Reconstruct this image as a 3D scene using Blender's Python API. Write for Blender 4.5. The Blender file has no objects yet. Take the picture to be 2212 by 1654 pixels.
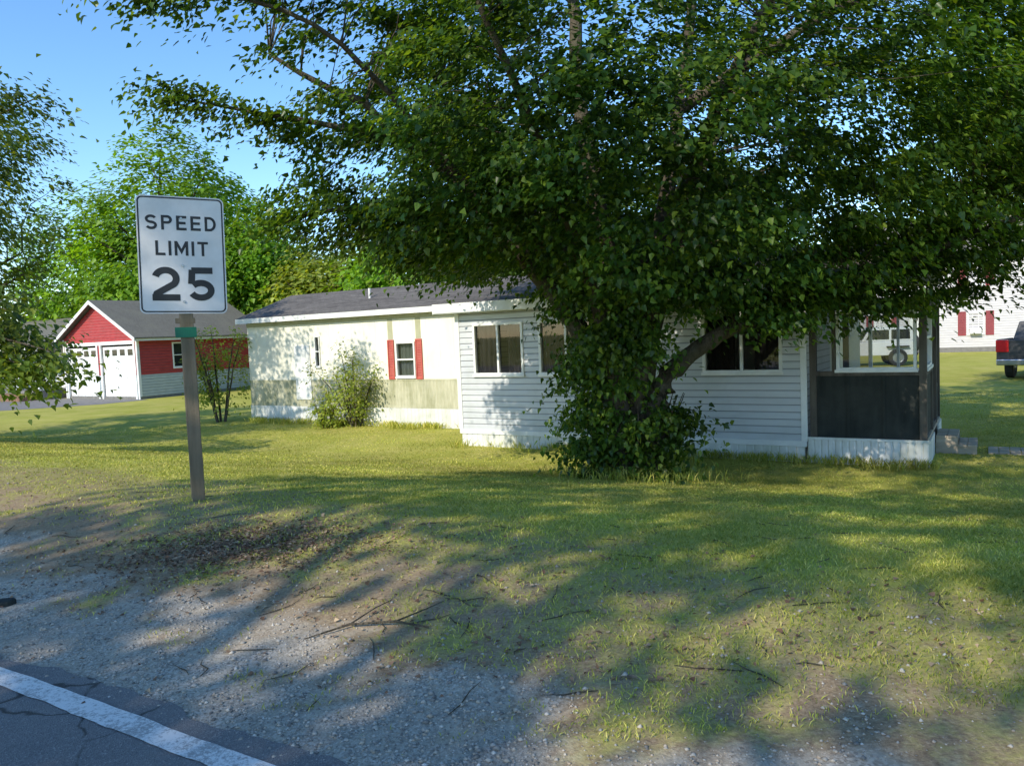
import bpy, math, numpy as np
from mathutils import Vector, Matrix
rad=math.radians
scene=bpy.context.scene
scene.view_settings.view_transform='Standard'
scene.view_settings.look='None'
scene.view_settings.exposure=0
COL=scene.collection
ROT=-rad(32)

# ---------------------------------------------------------------- noise / terrain
def _hash(i,j,k=0):
    h=(i.astype(np.int64)*374761393+j.astype(np.int64)*668265263+k*1274126177)&0x7fffffff
    h=((h^(h>>13))*1274126177)&0x7fffffff
    return ((h^(h>>16))&0xffff)/65535.0
def vnoise(x,y,k=0):
    x=np.asarray(x,float);y=np.asarray(y,float)
    i=np.floor(x);j=np.floor(y);fx=x-i;fy=y-j
    fx=fx*fx*(3-2*fx);fy=fy*fy*(3-2*fy)
    a=_hash(i,j,k);b=_hash(i+1,j,k);c=_hash(i,j+1,k);d=_hash(i+1,j+1,k)
    return (a*(1-fx)+b*fx)*(1-fy)+(c*(1-fx)+d*fx)*fy
def fbm(x,y,k=0,o=4):
    t=0;a=.5;s=0
    x=np.asarray(x,float);y=np.asarray(y,float)
    for n in range(o):
        t=t+a*vnoise(x*2**n,y*2**n,k+n*7);s+=a;a*=.5
    return t/s
def n3(p,sc,k=0):
    return (fbm(p[:,0]*sc,p[:,1]*sc+p[:,2]*sc*.7,k,2)+fbm(p[:,1]*sc+3,p[:,2]*sc-p[:,0]*sc*.5,k+31,2))/2
def ss(a,b,x):
    t=np.clip((x-a)/(b-a),0,1);return t*t*(3-2*t)
def sdist(x,y): return x*.518+y*.855
def zt(x,y):
    x=np.asarray(x,float);y=np.asarray(y,float)
    s=sdist(x,y)
    z=.15*ss(2.0,4.0,s)-.9*(.55*ss(3.9,11.6,s)+.45*np.clip((s-4.3)/6.6,0,1))
    z=z+(fbm(x*1.1,y*1.1,5)-.5)*.05*ss(2.1,3,s)*(1-ss(9,10.3,s))
    return z
def masks(x,y):
    s=sdist(x,y)
    n1=fbm(x*.7,y*.7,11)-.5; n2=fbm(x*2.6,y*2.6,12)-.5; n4=fbm(x*7,y*7,13,3)-.5
    xr=np.clip(x,-4,4)
    grav=1-ss(1.95,2.9,s+1.0*n1+1.1*n2+.9*n4+.03*xr)
    brown=ss(2.2,2.9,s+n2)*(1-ss(4.0,5.2,s+1.4*n1+1.2*n2+.26*np.clip(x,-2,5)))
    grass=ss(1.9,3.8,s+1.5*n1+1.8*n2+1.5*n4+.15*xr)*(1-.5*brown)
    tuft=ss(.12,.22,n2+.5*n4)*ss(2.0,2.6,s)*.5
    grass=np.clip(np.maximum(grass,tuft),0,1)
    grav=np.clip(grav*(1-.5*tuft),0,1)
    return grav,brown,grass

# ---------------------------------------------------------------- mesh helpers
def fast_mesh(name,V,F):
    V=np.asarray(V,np.float32);F=np.asarray(F,np.int32);m,k=F.shape
    me=bpy.data.meshes.new(name)
    me.vertices.add(len(V));me.vertices.foreach_set("co",V.ravel())
    me.loops.add(m*k);me.loops.foreach_set("vertex_index",F.ravel())
    me.polygons.add(m);me.polygons.foreach_set("loop_start",np.arange(0,m*k,k,dtype=np.int32))
    try: me.polygons.foreach_set("loop_total",np.full(m,k,np.int32))
    except Exception: pass
    me.update(calc_edges=True)
    return me
def add(me,name,mat=None,parent=None,loc=(0,0,0),rot=(0,0,0)):
    o=bpy.data.objects.new(name,me);COL.objects.link(o)
    if mat is not None and me is not None: me.materials.append(mat)
    o.location=loc;o.rotation_euler=rot
    if parent is not None:o.parent=parent
    return o
def empty(name,label,cat,loc=(0,0,0),rot=(0,0,0)):
    o=bpy.data.objects.new(name,None);COL.objects.link(o)
    o.location=loc;o.rotation_euler=rot;o["label"]=label;o["category"]=cat
    o.empty_display_size=.2
    return o
class Bd:
    def __init__(s): s.v=[];s.f=[]
    def box(s,x0,x1,y0,y1,z0,z1):
        n=len(s.v)
        s.v+=[(x0,y0,z0),(x1,y0,z0),(x1,y1,z0),(x0,y1,z0),(x0,y0,z1),(x1,y0,z1),(x1,y1,z1),(x0,y1,z1)]
        s.f+=[(n,n+3,n+2,n+1),(n+4,n+5,n+6,n+7),(n,n+1,n+5,n+4),(n+1,n+2,n+6,n+5),(n+2,n+3,n+7,n+6),(n+3,n,n+4,n+7)]
        return s
    def poly(s,*p):
        n=len(s.v);s.v+=[tuple(q) for q in p];s.f.append(tuple(range(n,n+len(p))));return s
    def prism(s,pts,a0,a1,axis='y'):
        n=len(s.v);k=len(pts)
        for a in(a0,a1):
            for (u,w) in pts:
                s.v.append((u,a,w) if axis=='y' else ((a,u,w) if axis=='x' else (u,w,a)))
        s.f.append(tuple(range(n,n+k)));s.f.append(tuple(range(n+2*k-1,n+k-1,-1)))
        for i in range(k):
            j=(i+1)%k;s.f.append((n+i,n+k+i,n+k+j,n+j))
        return s
    def tube(s,P,R,sides=6,cap=True):
        P=[Vector(p) for p in P];n0=len(s.v)
        ref=Vector((.3,.2,.93))
        for i,p in enumerate(P):
            t=(P[min(i+1,len(P)-1)]-P[max(i-1,0)])
            if t.length<1e-6:t=Vector((0,0,1))
            t.normalize()
            a=t.cross(ref)
            if a.length<.1:a=t.cross(Vector((1,0,0)))
            a.normalize();b=t.cross(a)
            for k in range(sides):
                th=2*math.pi*k/sides
                q=p+(a*math.cos(th)+b*math.sin(th))*R[i]
                s.v.append((q.x,q.y,q.z))
        for i in range(len(P)-1):
            for k in range(sides):
                k2=(k+1)%sides
                s.f.append((n0+i*sides+k,n0+i*sides+k2,n0+(i+1)*sides+k2,n0+(i+1)*sides+k))
        if cap:
            s.f.append(tuple(n0+k for k in range(sides)))
            s.f.append(tuple(n0+(len(P)-1)*sides+k for k in range(sides)))
        return s
    def obj(s,name,mat,parent=None,loc=(0,0,0),rot=(0,0,0),bevel=0,smooth=False):
        me=bpy.data.meshes.new(name);me.from_pydata(s.v,[],s.f);me.update()
        if smooth: me.polygons.foreach_set("use_smooth",[True]*len(me.polygons))
        o=add(me,name,mat,parent,loc,rot)
        if bevel>0:
            m=o.modifiers.new("b",'BEVEL');m.width=bevel;m.segments=2;m.limit_method='ANGLE'
        return o
def sheet(b,prof,lo,hi,holes=(),axis='x'):
    pts=list(prof)
    for h in holes:
        for c in (h[0:2] if axis=='x' else h[2:4]):
            for i in range(len(pts)-1):
                if pts[i][0]<c-1e-6 and pts[i+1][0]>c+1e-6:
                    t=(c-pts[i][0])/(pts[i+1][0]-pts[i][0])
                    pts.insert(i+1,(c,pts[i][1]+t*(pts[i+1][1]-pts[i][1])));break
    for (t0,y0),(t1,y1) in zip(pts[:-1],pts[1:]):
        m=(t0+t1)/2;ints=[(lo,hi)]
        for h in holes:
            ta,tb,la,lb=(h if axis=='x' else (h[2],h[3],h[0],h[1]))
            if ta<m<tb:
                new=[]
                for (a,c) in ints:
                    if lb<=a or la>=c:new.append((a,c))
                    else:
                        if la>a:new.append((a,la))
                        if lb<c:new.append((lb,c))
                ints=new
        for (a,c) in ints:
            if axis=='x': b.poly((t0,y0,a),(t1,y1,a),(t1,y1,c),(t0,y0,c))
            else: b.poly((a,y0,t0),(c,y0,t0),(c,y1,t1),(a,y1,t1))
def lap(z0,z1,ex=.11,d=.016,y=0):
    p=[];z=z0
    while z<z1-1e-4:
        e=min(z+ex,z1);p+=[(z,y),(z+.0005,y-d),(z+(e-z)*.72,y-d*.85),(e-.0005,y-.001)];z=e
    p.append((z1,y));return p
def ribs(x0,x1,pitch=.1,d=.015,y=0,flat=.6):
    p=[];x=x0
    while x<x1-1e-4:
        e=min(x+pitch,x1);w=e-x
        p+=[(x,y),(x+w*(1-flat)*.5,y-d),(x+w*(1+flat)*.5,y-d)];x=e
    p.append((x1,y));return p

# ---------------------------------------------------------------- materials
def newmat(name):
    m=bpy.data.materials.new(name);m.use_nodes=True;nt=m.node_tree;nt.nodes.clear()
    out=nt.nodes.new('ShaderNodeOutputMaterial');return m,nt,out
def N(nt,t,**kw):
    n=nt.nodes.new(t)
    for k,v in kw.items():
        if k in n.inputs: n.inputs[k].default_value=v
        else: setattr(n,k,v)
    return n
def ramp(nt,fac,stops):
    r=nt.nodes.new('ShaderNodeValToRGB');nt.links.new(fac,r.inputs[0])
    els=r.color_ramp.elements
    while len(els)<len(stops):els.new(.5)
    for e,(p,c) in zip(els,stops):
        e.position=p;e.color=(c[0],c[1],c[2],1) if hasattr(c,'__len__') else (c,c,c,1)
    return r.outputs[0]
def mixc(nt,f,a,b,mode='MIX'):
    m=nt.nodes.new('ShaderNodeMix');m.data_type='RGBA';m.blend_type=mode
    for i,v in((0,f),(6,a),(7,b)):
        if isinstance(v,(int,float)):m.inputs[i].default_value=v
        elif isinstance(v,(tuple,list)):m.inputs[i].default_value=(*v[:3],1)
        else:nt.links.new(v,m.inputs[i])
    return m.outputs[2]
def noise(nt,vec,scale,detail=5,rough=.6,dist=0):
    n=N(nt,'ShaderNodeTexNoise');n.inputs['Scale'].default_value=scale;n.inputs['Detail'].default_value=detail
    n.inputs['Roughness'].default_value=rough;n.inputs['Distortion'].default_value=dist
    nt.links.new(vec,n.inputs['Vector']);return n.outputs[0]
def coords(nt,stretch=(1,1,1),kind='Object'):
    t=nt.nodes.new('ShaderNodeTexCoord');m=nt.nodes.new('ShaderNodeMapping');m.inputs['Scale'].default_value=stretch
    nt.links.new(t.outputs[kind],m.inputs[0]);return m.outputs[0]
def surf(name,c1,c2,scale=6,rough=.7,bump=.15,stretch=(1,1,1),dirt=None,dirtamt=.5,dirtscale=1.2,metal=0,spec=.4,bdist=.01,lap_shade=None):
    m,nt,out=newmat(name);v=coords(nt,stretch);v0=coords(nt)
    n=noise(nt,v,scale);c=ramp(nt,n,[(.32,c1),(.68,c2)])
    if dirt is not None:
        d=noise(nt,v0,dirtscale,7,.65,.4);f=ramp(nt,d,[(.45,0),(.72,dirtamt)])
        c=mixc(nt,f,c,dirt)
    if lap_shade:
        z0,ex,amt=lap_shade
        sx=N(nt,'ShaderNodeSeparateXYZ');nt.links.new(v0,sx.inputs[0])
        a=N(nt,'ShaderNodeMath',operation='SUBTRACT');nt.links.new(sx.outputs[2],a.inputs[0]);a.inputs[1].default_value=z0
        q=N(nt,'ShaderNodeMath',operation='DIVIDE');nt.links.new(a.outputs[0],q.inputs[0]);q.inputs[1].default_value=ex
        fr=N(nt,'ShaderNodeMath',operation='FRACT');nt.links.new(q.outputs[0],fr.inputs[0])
        f=ramp(nt,fr.outputs[0],[(.80,0),(.93,amt),(1,amt)])  # butt shadow under each board lap, painted into the colour as a dark stripe
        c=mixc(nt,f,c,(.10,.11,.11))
    p=N(nt,'ShaderNodeBsdfPrincipled');nt.links.new(c,p.inputs['Base Color'])
    p.inputs['Roughness'].default_value=rough;p.inputs['Metallic'].default_value=metal
    p.inputs['Specular IOR Level'].default_value=spec
    if bump>0:
        b=N(nt,'ShaderNodeBump');b.inputs['Strength'].default_value=bump;b.inputs['Distance'].default_value=bdist
        n2=noise(nt,v,scale*4,4);nt.links.new(n2,b.inputs['Height']);nt.links.new(b.outputs[0],p.inputs['Normal'])
    nt.links.new(p.outputs[0],out.inputs[0]);return m
def leafmat(name,a,b,c,trans=.38,rough=.42,sc=.7):
    m,nt,out=newmat(name);g=nt.nodes.new('ShaderNodeNewGeometry')
    r=ramp(nt,g.outputs['Random Per Island'],[(0,a),(.6,b),(1,c)])
    n=noise(nt,g.outputs['Position'],sc,3);f=ramp(nt,n,[(.35,.60),(.65,1.3)])
    col=mixc(nt,1.0,r,f,'MULTIPLY')
    p=N(nt,'ShaderNodeBsdfPrincipled');nt.links.new(col,p.inputs['Base Color']);p.inputs['Roughness'].default_value=rough
    p.inputs['Specular IOR Level'].default_value=.35
    t=N(nt,'ShaderNodeBsdfTranslucent');tc=mixc(nt,1.0,col,(2.0,1.8,.4),'MULTIPLY');nt.links.new(tc,t.inputs[0])
    mx=N(nt,'ShaderNodeMixShader');mx.inputs[0].default_value=trans
    nt.links.new(p.outputs[0],mx.inputs[1]);nt.links.new(t.outputs[0],mx.inputs[2]);nt.links.new(mx.outputs[0],out.inputs[0])
    return m
def glassmat(name,dark=None):
    m,nt,out=newmat(name)
    if dark is not None:
        p=N(nt,'ShaderNodeBsdfPrincipled');p.inputs['Base Color'].default_value=(*dark,1);p.inputs['Roughness'].default_value=.06
        nt.links.new(p.outputs[0],out.inputs[0]);return m
    t=N(nt,'ShaderNodeBsdfTransparent');t.inputs[0].default_value=(.75,.78,.78,1)
    g=N(nt,'ShaderNodeBsdfGlossy');g.inputs['Roughness'].default_value=.02
    fr=N(nt,'ShaderNodeFresnel');fr.inputs[0].default_value=1.75
    mx=N(nt,'ShaderNodeMixShader');nt.links.new(fr.outputs[0],mx.inputs[0])
    nt.links.new(t.outputs[0],mx.inputs[1]);nt.links.new(g.outputs[0],mx.inputs[2]);nt.links.new(mx.outputs[0],out.inputs[0])
    return m
def screenmat():
    m,nt,out=newmat("insect_screen")
    t=N(nt,'ShaderNodeBsdfTransparent');d=N(nt,'ShaderNodeBsdfDiffuse');d.inputs[0].default_value=(.03,.032,.035,1)
    mx=N(nt,'ShaderNodeMixShader');mx.inputs[0].default_value=.5
    nt.links.new(t.outputs[0],mx.inputs[1]);nt.links.new(d.outputs[0],mx.inputs[2]);nt.links.new(mx.outputs[0],out.inputs[0]);return m

M={}
M['siding']=surf("vinyl_siding",(.50,.52,.55),(.60,.61,.63),1.5,.5,.03,(.4,1,3),(.36,.38,.33),.5,.9,lap_shade=(.34,.115,.65))
M['white']=surf("white_paint",(.70,.70,.69),(.80,.80,.78),4,.5,.05,dirt=(.45,.44,.38),dirtamt=.35)
M['skirt']=surf("white_skirting",(.64,.64,.62),(.76,.76,.73),3,.55,.03,(3,1,.6),(.33,.36,.24),.6,1.4)
M['cream']=surf("cream_aluminium",(.78,.75,.63),(.85,.82,.72),1.3,.5,.03,(3,3,.5),(.66,.62,.46),.45,.8)
M['olive']=surf("faded_olive_panel",(.29,.29,.17),(.52,.50,.36),2.4,.6,.05,(3,3,.7),(.64,.61,.49),.55,1.1)
M['olive2']=surf("olive_trim",(.36,.36,.23),(.45,.44,.30),4,.6,.05)
M['shutter']=surf("red_shutter_paint",(.42,.07,.055),(.52,.12,.09),6,.5,.05)
M['shutterd']=surf("dark_red_shutter_paint",(.22,.02,.03),(.28,.03,.04),6,.5,.05)
M['red']=surf("red_siding",(.34,.03,.032),(.45,.055,.055),3,.65,.1,(1,1,4),(.2,.05,.04),.4,lap_shade=(1.1,.13,.55))
M['grsiding']=surf("pale_grey_siding",(.38,.42,.43),(.48,.52,.52),3,.6,.05,(1,1,4),lap_shade=(.12,.13,.5))
M['hsiding']=surf("pale_house_siding",(.50,.48,.50),(.60,.58,.59),2,.6,.03,(1,1,4),lap_shade=(.3,.15,.4))
M['wood']=surf("weathered_wood",(.13,.10,.068),(.25,.20,.14),14,.85,.5,(1,1,.08),(.11,.105,.065),.6,2.5,spec=.15)
M['darkwood']=surf("dark_stained_wood",(.06,.05,.042),(.13,.11,.09),10,.8,.3,(1,1,.1),(.16,.15,.12),.5,1.5,spec=.2)
M['deck']=surf("grey_deck_boards",(.33,.27,.20),(.50,.43,.34),8,.85,.3,(.2,1,1),spec=.2)
M['panel']=surf("dark_porch_panel",(.020,.023,.022),(.036,.040,.037),5,.7,.1,(2,2,.3),(.07,.073,.064),.5,1.5,spec=.15)
M['curtain']=surf("curtain_cloth",(.035,.03,.03),(.075,.06,.055),8,.9,.1,(3,1,.3))
M['curtain2']=surf("pale_curtain_cloth",(.20,.23,.20),(.30,.32,.28),8,.9,.1,(3,1,.3))
M['black']=surf("black_rubber",(.02,.02,.02),(.035,.035,.035),20,.8,.1)
M['steel']=surf("grey_metal",(.35,.36,.37),(.48,.49,.5),8,.35,.05,metal=.8)
M['glass']=glassmat("window_glass")
M['dglass']=glassmat("dark_window_glass",(.02,.024,.028))
M['screen']=screenmat()
M['bark']=surf("tree_bark",(.045,.036,.027),(.15,.125,.095),7,.95,1.0,(1,1,.35),(.09,.095,.06),.6,1.3,spec=.08,bdist=.05)
M['conc']=surf("worn_driveway_asphalt",(.15,.145,.14),(.22,.21,.20),6,.9,.2)
M['brick']=surf("brown_brick_step",(.16,.08,.05),(.26,.15,.10),9,.85,.3)
M['graypaint']=surf("dark_grey_car_paint",(.045,.045,.048),(.055,.055,.058),3,.35,0,spec=.5)
M['wpaint']=surf("white_car_paint",(.62,.63,.64),(.68,.68,.68),3,.3,0,spec=.6)
M['rlight']=surf("red_lamp_lens",(.65,.01,.015),(.75,.02,.02),3,.2,0,spec=.6)
M['chrome']=surf("chrome_bumper",(.4,.4,.42),(.52,.52,.54),3,.3,0,metal=1)
M['green']=surf("green_sign_sheet",(.0,.11,.06),(.01,.15,.085),5,.5,.02)
M['signwhite']=surf("reflective_sign_sheet",(.62,.60,.60),(.72,.70,.70),3,.42,.02,dirt=(.50,.48,.46),dirtamt=.45,dirtscale=4)
M['signblack']=surf("sign_black_ink",(.012,.012,.014),(.025,.025,.028),6,.45,0)

def roofmat():
    m,nt,out=newmat("asphalt_shingles");v=coords(nt)
    n=noise(nt,v,14,5);n2=noise(nt,coords(nt,(.35,5,1)),2.2,6,.7)
    br=N(nt,'ShaderNodeTexBrick');nt.links.new(v,br.inputs['Vector'])
    br.inputs['Scale'].default_value=1;br.inputs['Brick Width'].default_value=.3;br.inputs['Row Height'].default_value=.14
    br.inputs['Mortar Size'].default_value=.008;br.inputs['Color1'].default_value=(.10,.092,.088,1);br.inputs['Color2'].default_value=(.15,.138,.13,1)
    br.inputs['Mortar'].default_value=(.045,.042,.04,1)
    c=mixc(nt,ramp(nt,n2,[(.4,0),(.7,.75)]),br.outputs[0],(.24,.225,.205))
    c=mixc(nt,ramp(nt,n,[(.4,0),(.6,.35)]),c,(.07,.062,.058))
    p=N(nt,'ShaderNodeBsdfPrincipled');nt.links.new(c,p.inputs[0]);p.inputs['Roughness'].default_value=.95;p.inputs['Specular IOR Level'].default_value=.05
    nt.links.new(p.outputs[0],out.inputs[0]);return m
M['roof']=roofmat()
M['roofg']=surf("weathered_grey_shingles",(.13,.12,.10),(.20,.19,.16),6,.9,.3,(1,6,1),(.22,.21,.16),.5,spec=.1)

def asphalt():
    m,nt,out=newmat("asphalt");g=nt.nodes.new('ShaderNodeNewGeometry');v=g.outputs['Position']
    vo=N(nt,'ShaderNodeTexVoronoi');vo.inputs['Scale'].default_value=170;nt.links.new(v,vo.inputs['Vector'])
    c=ramp(nt,vo.outputs['Color'],[(.1,(.105,.098,.098)),(.75,(.18,.17,.165)),(1,(.34,.32,.30))])
    n=noise(nt,v,1.6,6);c=mixc(nt,ramp(nt,n,[(.35,.0),(.7,.55)]),c,(.22,.205,.19))
    ad=N(nt,'ShaderNodeVectorMath',operation='SCALE');ad.inputs['Scale'].default_value=.22
    n3_=N(nt,'ShaderNodeTexNoise');n3_.inputs['Scale'].default_value=4;nt.links.new(v,n3_.inputs['Vector']);nt.links.new(n3_.outputs['Color'],ad.inputs[0])
    va=N(nt,'ShaderNodeVectorMath',operation='ADD');nt.links.new(v,va.inputs[0]);nt.links.new(ad.outputs[0],va.inputs[1])
    vc=N(nt,'ShaderNodeTexVoronoi',feature='DISTANCE_TO_EDGE');vc.inputs['Scale'].default_value=1.1;nt.links.new(va.outputs[0],vc.inputs['Vector'])
    cr=ramp(nt,vc.outputs[0],[(.003,1),(.009,0)]);cm=ramp(nt,n,[(.42,0),(.5,1)])
    cr=mixc(nt,1.0,cr,cm,'MULTIPLY')
    c=mixc(nt,cr,c,(.04,.038,.035))
    p=N(nt,'ShaderNodeBsdfPrincipled');nt.links.new(c,p.inputs[0]);p.inputs['Roughness'].default_value=.85
    b=N(nt,'ShaderNodeBump');b.inputs['Strength'].default_value=.5;b.inputs['Distance'].default_value=.006;nt.links.new(vo.outputs['Distance'],b.inputs['Height']);nt.links.new(b.outputs[0],p.inputs['Normal'])
    nt.links.new(p.outputs[0],out.inputs[0]);return m
M['asphalt']=asphalt()
def linemat():
    m,nt,out=newmat("worn_white_road_paint");g=nt.nodes.new('ShaderNodeNewGeometry');v=g.outputs['Position']
    n=noise(nt,v,60,7,.8);n2=noise(nt,v,4,5)
    f=mixc(nt,.35,n,n2);f=ramp(nt,f,[(.44,1),(.51,.0)])
    c=mixc(nt,f,(.72,.69,.65),(.34,.32,.30))
    p=N(nt,'ShaderNodeBsdfPrincipled');nt.links.new(c,p.inputs[0]);p.inputs['Roughness'].default_value=.7
    nt.links.new(p.outputs[0],out.inputs[0]);return m
M['line']=linemat()
def groundmat():
    m,nt,out=newmat("ground_grass_gravel");g=nt.nodes.new('ShaderNodeNewGeometry');v=g.outputs['Position']
    at=N(nt,'ShaderNodeAttribute');at.attribute_name="mask"
    sp=N(nt,'ShaderNodeSeparateColor');nt.links.new(at.outputs['Color'],sp.inputs[0])
    nf=noise(nt,v,9,8,.75);nm=noise(nt,v,1.1,6,.65);nff=noise(nt,v,55,5,.7);nl=noise(nt,v,.25,5,.6)
    gc=ramp(nt,nff,[(.3,(.17,.19,.028)),(.5,(.31,.32,.052)),(.72,(.49,.46,.11))])
    gc=mixc(nt,ramp(nt,nm,[(.42,0),(.68,.65)]),gc,(.52,.44,.15))
    gc=mixc(nt,ramp(nt,nl,[(.4,0),(.65,.4)]),gc,(.48,.46,.10))
    bc=ramp(nt,nff,[(.3,(.16,.11,.068)),(.55,(.31,.225,.14)),(.75,(.48,.375,.25))])
    bc=mixc(nt,ramp(nt,nf,[(.4,0),(.7,.5)]),bc,(.38,.30,.185))
    vo=N(nt,'ShaderNodeTexVoronoi');vo.inputs['Scale'].default_value=95;nt.links.new(v,vo.inputs['Vector'])
    rc=ramp(nt,vo.outputs['Color'],[(.1,(.19,.165,.138)),(.5,(.41,.36,.295)),(.9,(.64,.575,.49))])
    rc=mixc(nt,ramp(nt,nf,[(.4,0),(.62,.7)]),rc,(.48,.405,.30))
    rc=mixc(nt,ramp(nt,nm,[(.35,.5),(.6,0)]),rc,(.28,.24,.19))
    def sharp(o,amt=.5):
        a=N(nt,'ShaderNodeMath',operation='SUBTRACT');nt.links.new(nf,a.inputs[0]);a.inputs[1].default_value=.5
        b=N(nt,'ShaderNodeMath',operation='MULTIPLY_ADD');nt.links.new(a.outputs[0],b.inputs[0]);b.inputs[1].default_value=amt*3;nt.links.new(o,b.inputs[2])
        return ramp(nt,b.outputs[0],[(.2,0),(.8,1)])
    c=mixc(nt,sharp(sp.outputs[2]),bc,gc)
    c=mixc(nt,sharp(sp.outputs[0]),c,rc)
    p=N(nt,'ShaderNodeBsdfPrincipled');nt.links.new(c,p.inputs[0]);p.inputs['Roughness'].default_value=.95;p.inputs['Specular IOR Level'].default_value=.1
    b=N(nt,'ShaderNodeBump');b.inputs['Strength'].default_value=.5;b.inputs['Distance'].default_value=.02;nt.links.new(nff,b.inputs['Height']);nt.links.new(b.outputs[0],p.inputs['Normal'])
    nt.links.new(p.outputs[0],out.inputs[0]);return m
M['ground']=groundmat()
def islandmat(name,stops,rough=.85):
    m,nt,out=newmat(name);g=nt.nodes.new('ShaderNodeNewGeometry')
    c=ramp(nt,g.outputs['Random Per Island'],stops)
    p=N(nt,'ShaderNodeBsdfPrincipled');nt.links.new(c,p.inputs[0]);p.inputs['Roughness'].default_value=rough;p.inputs['Specular IOR Level'].default_value=.2
    nt.links.new(p.outputs[0],out.inputs[0]);return m
M['pebble']=islandmat("mixed_gravel",[(0,(.16,.148,.135)),(.3,(.30,.28,.25)),(.6,(.43,.395,.345)),(.85,(.38,.305,.23)),(1,(.58,.545,.49))])
M['blade']=leafmat("grass_blade",(.19,.24,.03),(.38,.40,.062),(.62,.54,.17),.2,.7,.5)
M['leafm']=leafmat("linden_leaf",(.030,.072,.013),(.062,.128,.019),(.17,.25,.032),.42,.36)
M['leafl']=leafmat("young_linden_leaf",(.06,.11,.016),(.11,.17,.022),(.22,.27,.038),.42)
M['leafb']=leafmat("maple_leaf_mass",(.10,.20,.014),(.15,.29,.022),(.23,.37,.03),.42,.5,.25)
M['leafy']=leafmat("shrub_leaf",(.16,.23,.03),(.26,.32,.055),(.36,.39,.09),.42,.5)
M['leafd']=leafmat("woodland_leaf",(.04,.08,.018),(.07,.12,.026),(.11,.16,.04),.35,.5,.15)
M['litterm']=islandmat("fallen_leaves",[(0,(.10,.055,.035)),(.4,(.19,.11,.068)),(.8,(.29,.19,.115)),(1,(.44,.33,.21))])

# ---------------------------------------------------------------- foliage
LT=np.array([[0,0,0],[.22,.44,.08],[.62,.28,.04],[1.12,0,-.14],[.62,-.28,.04],[.22,-.44,.08]])
LF=np.array([[0,1,2,3],[0,3,4,5]])
def nrmz(a): return a/np.maximum(np.linalg.norm(a,axis=1,keepdims=True),1e-6)
def leaf_mesh(name,pos,nr,d,size):
    nr=nrmz(nr);d=d-nr*np.sum(d*nr,1,keepdims=True);d=nrmz(d);s=np.cross(nr,d)
    T=LT[None,:,:]
    V=pos[:,None,:]+size[:,None,None]*(d[:,None,:]*T[:,:,0:1]+s[:,None,:]*T[:,:,1:2]+nr[:,None,:]*T[:,:,2:3])
    n=len(pos);F=(LF[None]+6*np.arange(n)[:,None,None]).reshape(-1,4)
    return fast_mesh(name,V.reshape(-1,3),F)
def leaf_cloud(name,rng,cen,crad,per,size,outc,flat=.42,updir=.9):
    n=len(cen)*per;c=np.repeat(cen,per,0)
    cr=np.repeat(crad*(rng.uniform(.6,1.35,len(cen))),per)[:,None]
    off=rng.normal(size=(n,3))*cr*np.array([.62,.62,.62*flat])
    off[:,2]-=.3*(off[:,0]**2+off[:,1]**2)/cr[:,0]
    pos=c+off;o=nrmz(pos-np.array(outc))
    nr=np.array([0,0,updir])+o*.5+rng.normal(size=(n,3))*.36
    d=o*.55+np.array([0,0,-.6])+rng.normal(size=(n,3))*.4
    return leaf_mesh(name,pos,nr,d,size*rng.uniform(.55,1.25,n))
def smoothpath(P,k=5,jit=0,rng=None):
    P=[np.array(p,float) for p in P];P=[2*P[0]-P[1]]+P+[2*P[-1]-P[-2]];o=[]
    for i in range(1,len(P)-2):
        for t in np.linspace(0,1,k,endpoint=False):
            a,b,c,d=P[i-1],P[i],P[i+1],P[i+2]
            q=.5*((2*b)+(-a+c)*t+(2*a-5*b+4*c-d)*t*t+(-a+3*b-3*c+d)*t**3)
            o.append(q)
    o.append(P[-2]);o=np.array(o)
    if jit and rng is not None: o[1:]+=rng.normal(size=(len(o)-1,3))*jit
    return o
def build_tree(name,label,base,limbs,cen,crad,per,lsize,lmat,seed,outc,twigp=.5,flat=.42,rt=.02,cat="tree",updir=.9):
    rng=np.random.default_rng(seed)
    base=np.array(base,float)
    root=empty(name,label,cat,tuple(base))
    b=Bd();allp=[]
    for (P,r0,r1) in limbs:
        q=smoothpath(P,5,.03*min(1,r0*6),rng);t=np.linspace(0,1,len(q));R=(r0*(1-t)**.8+r1)*rng.uniform(.92,1.08,len(q))
        b.tube([tuple(x-base) for x in q],list(R),10 if r0>.08 else 6);allp.append(q[2:])
    allp=np.concatenate(allp)
    for c in cen:
        if rng.random()<twigp:
            dd=np.linalg.norm(allp-c,axis=1)+np.maximum(0,allp[:,2]-c[2])*.8
            p=allp[np.argmin(dd)]
            L=np.linalg.norm(c-p)
            if L<.15:continue
            mid=(p+c)/2+np.array([0,0,.12*L])+rng.normal(size=3)*.06*L
            b.tube([tuple(x-base) for x in (p,(p+mid)/2+rng.normal(size=3)*.03*L,mid,(mid+c)/2+rng.normal(size=3)*.03*L,c)],[rt*(.6+.35*L),rt*(.5+.25*L),rt*.6,rt*.4,rt*.2],4,False)
    b.obj("trunk",M['bark'],root,smooth=True)
    me=leaf_cloud("crown",rng,cen-base,crad,per,lsize,tuple(np.array(outc)-base),flat,updir)
    add(me,"crown",lmat,root)
    return root
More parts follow.
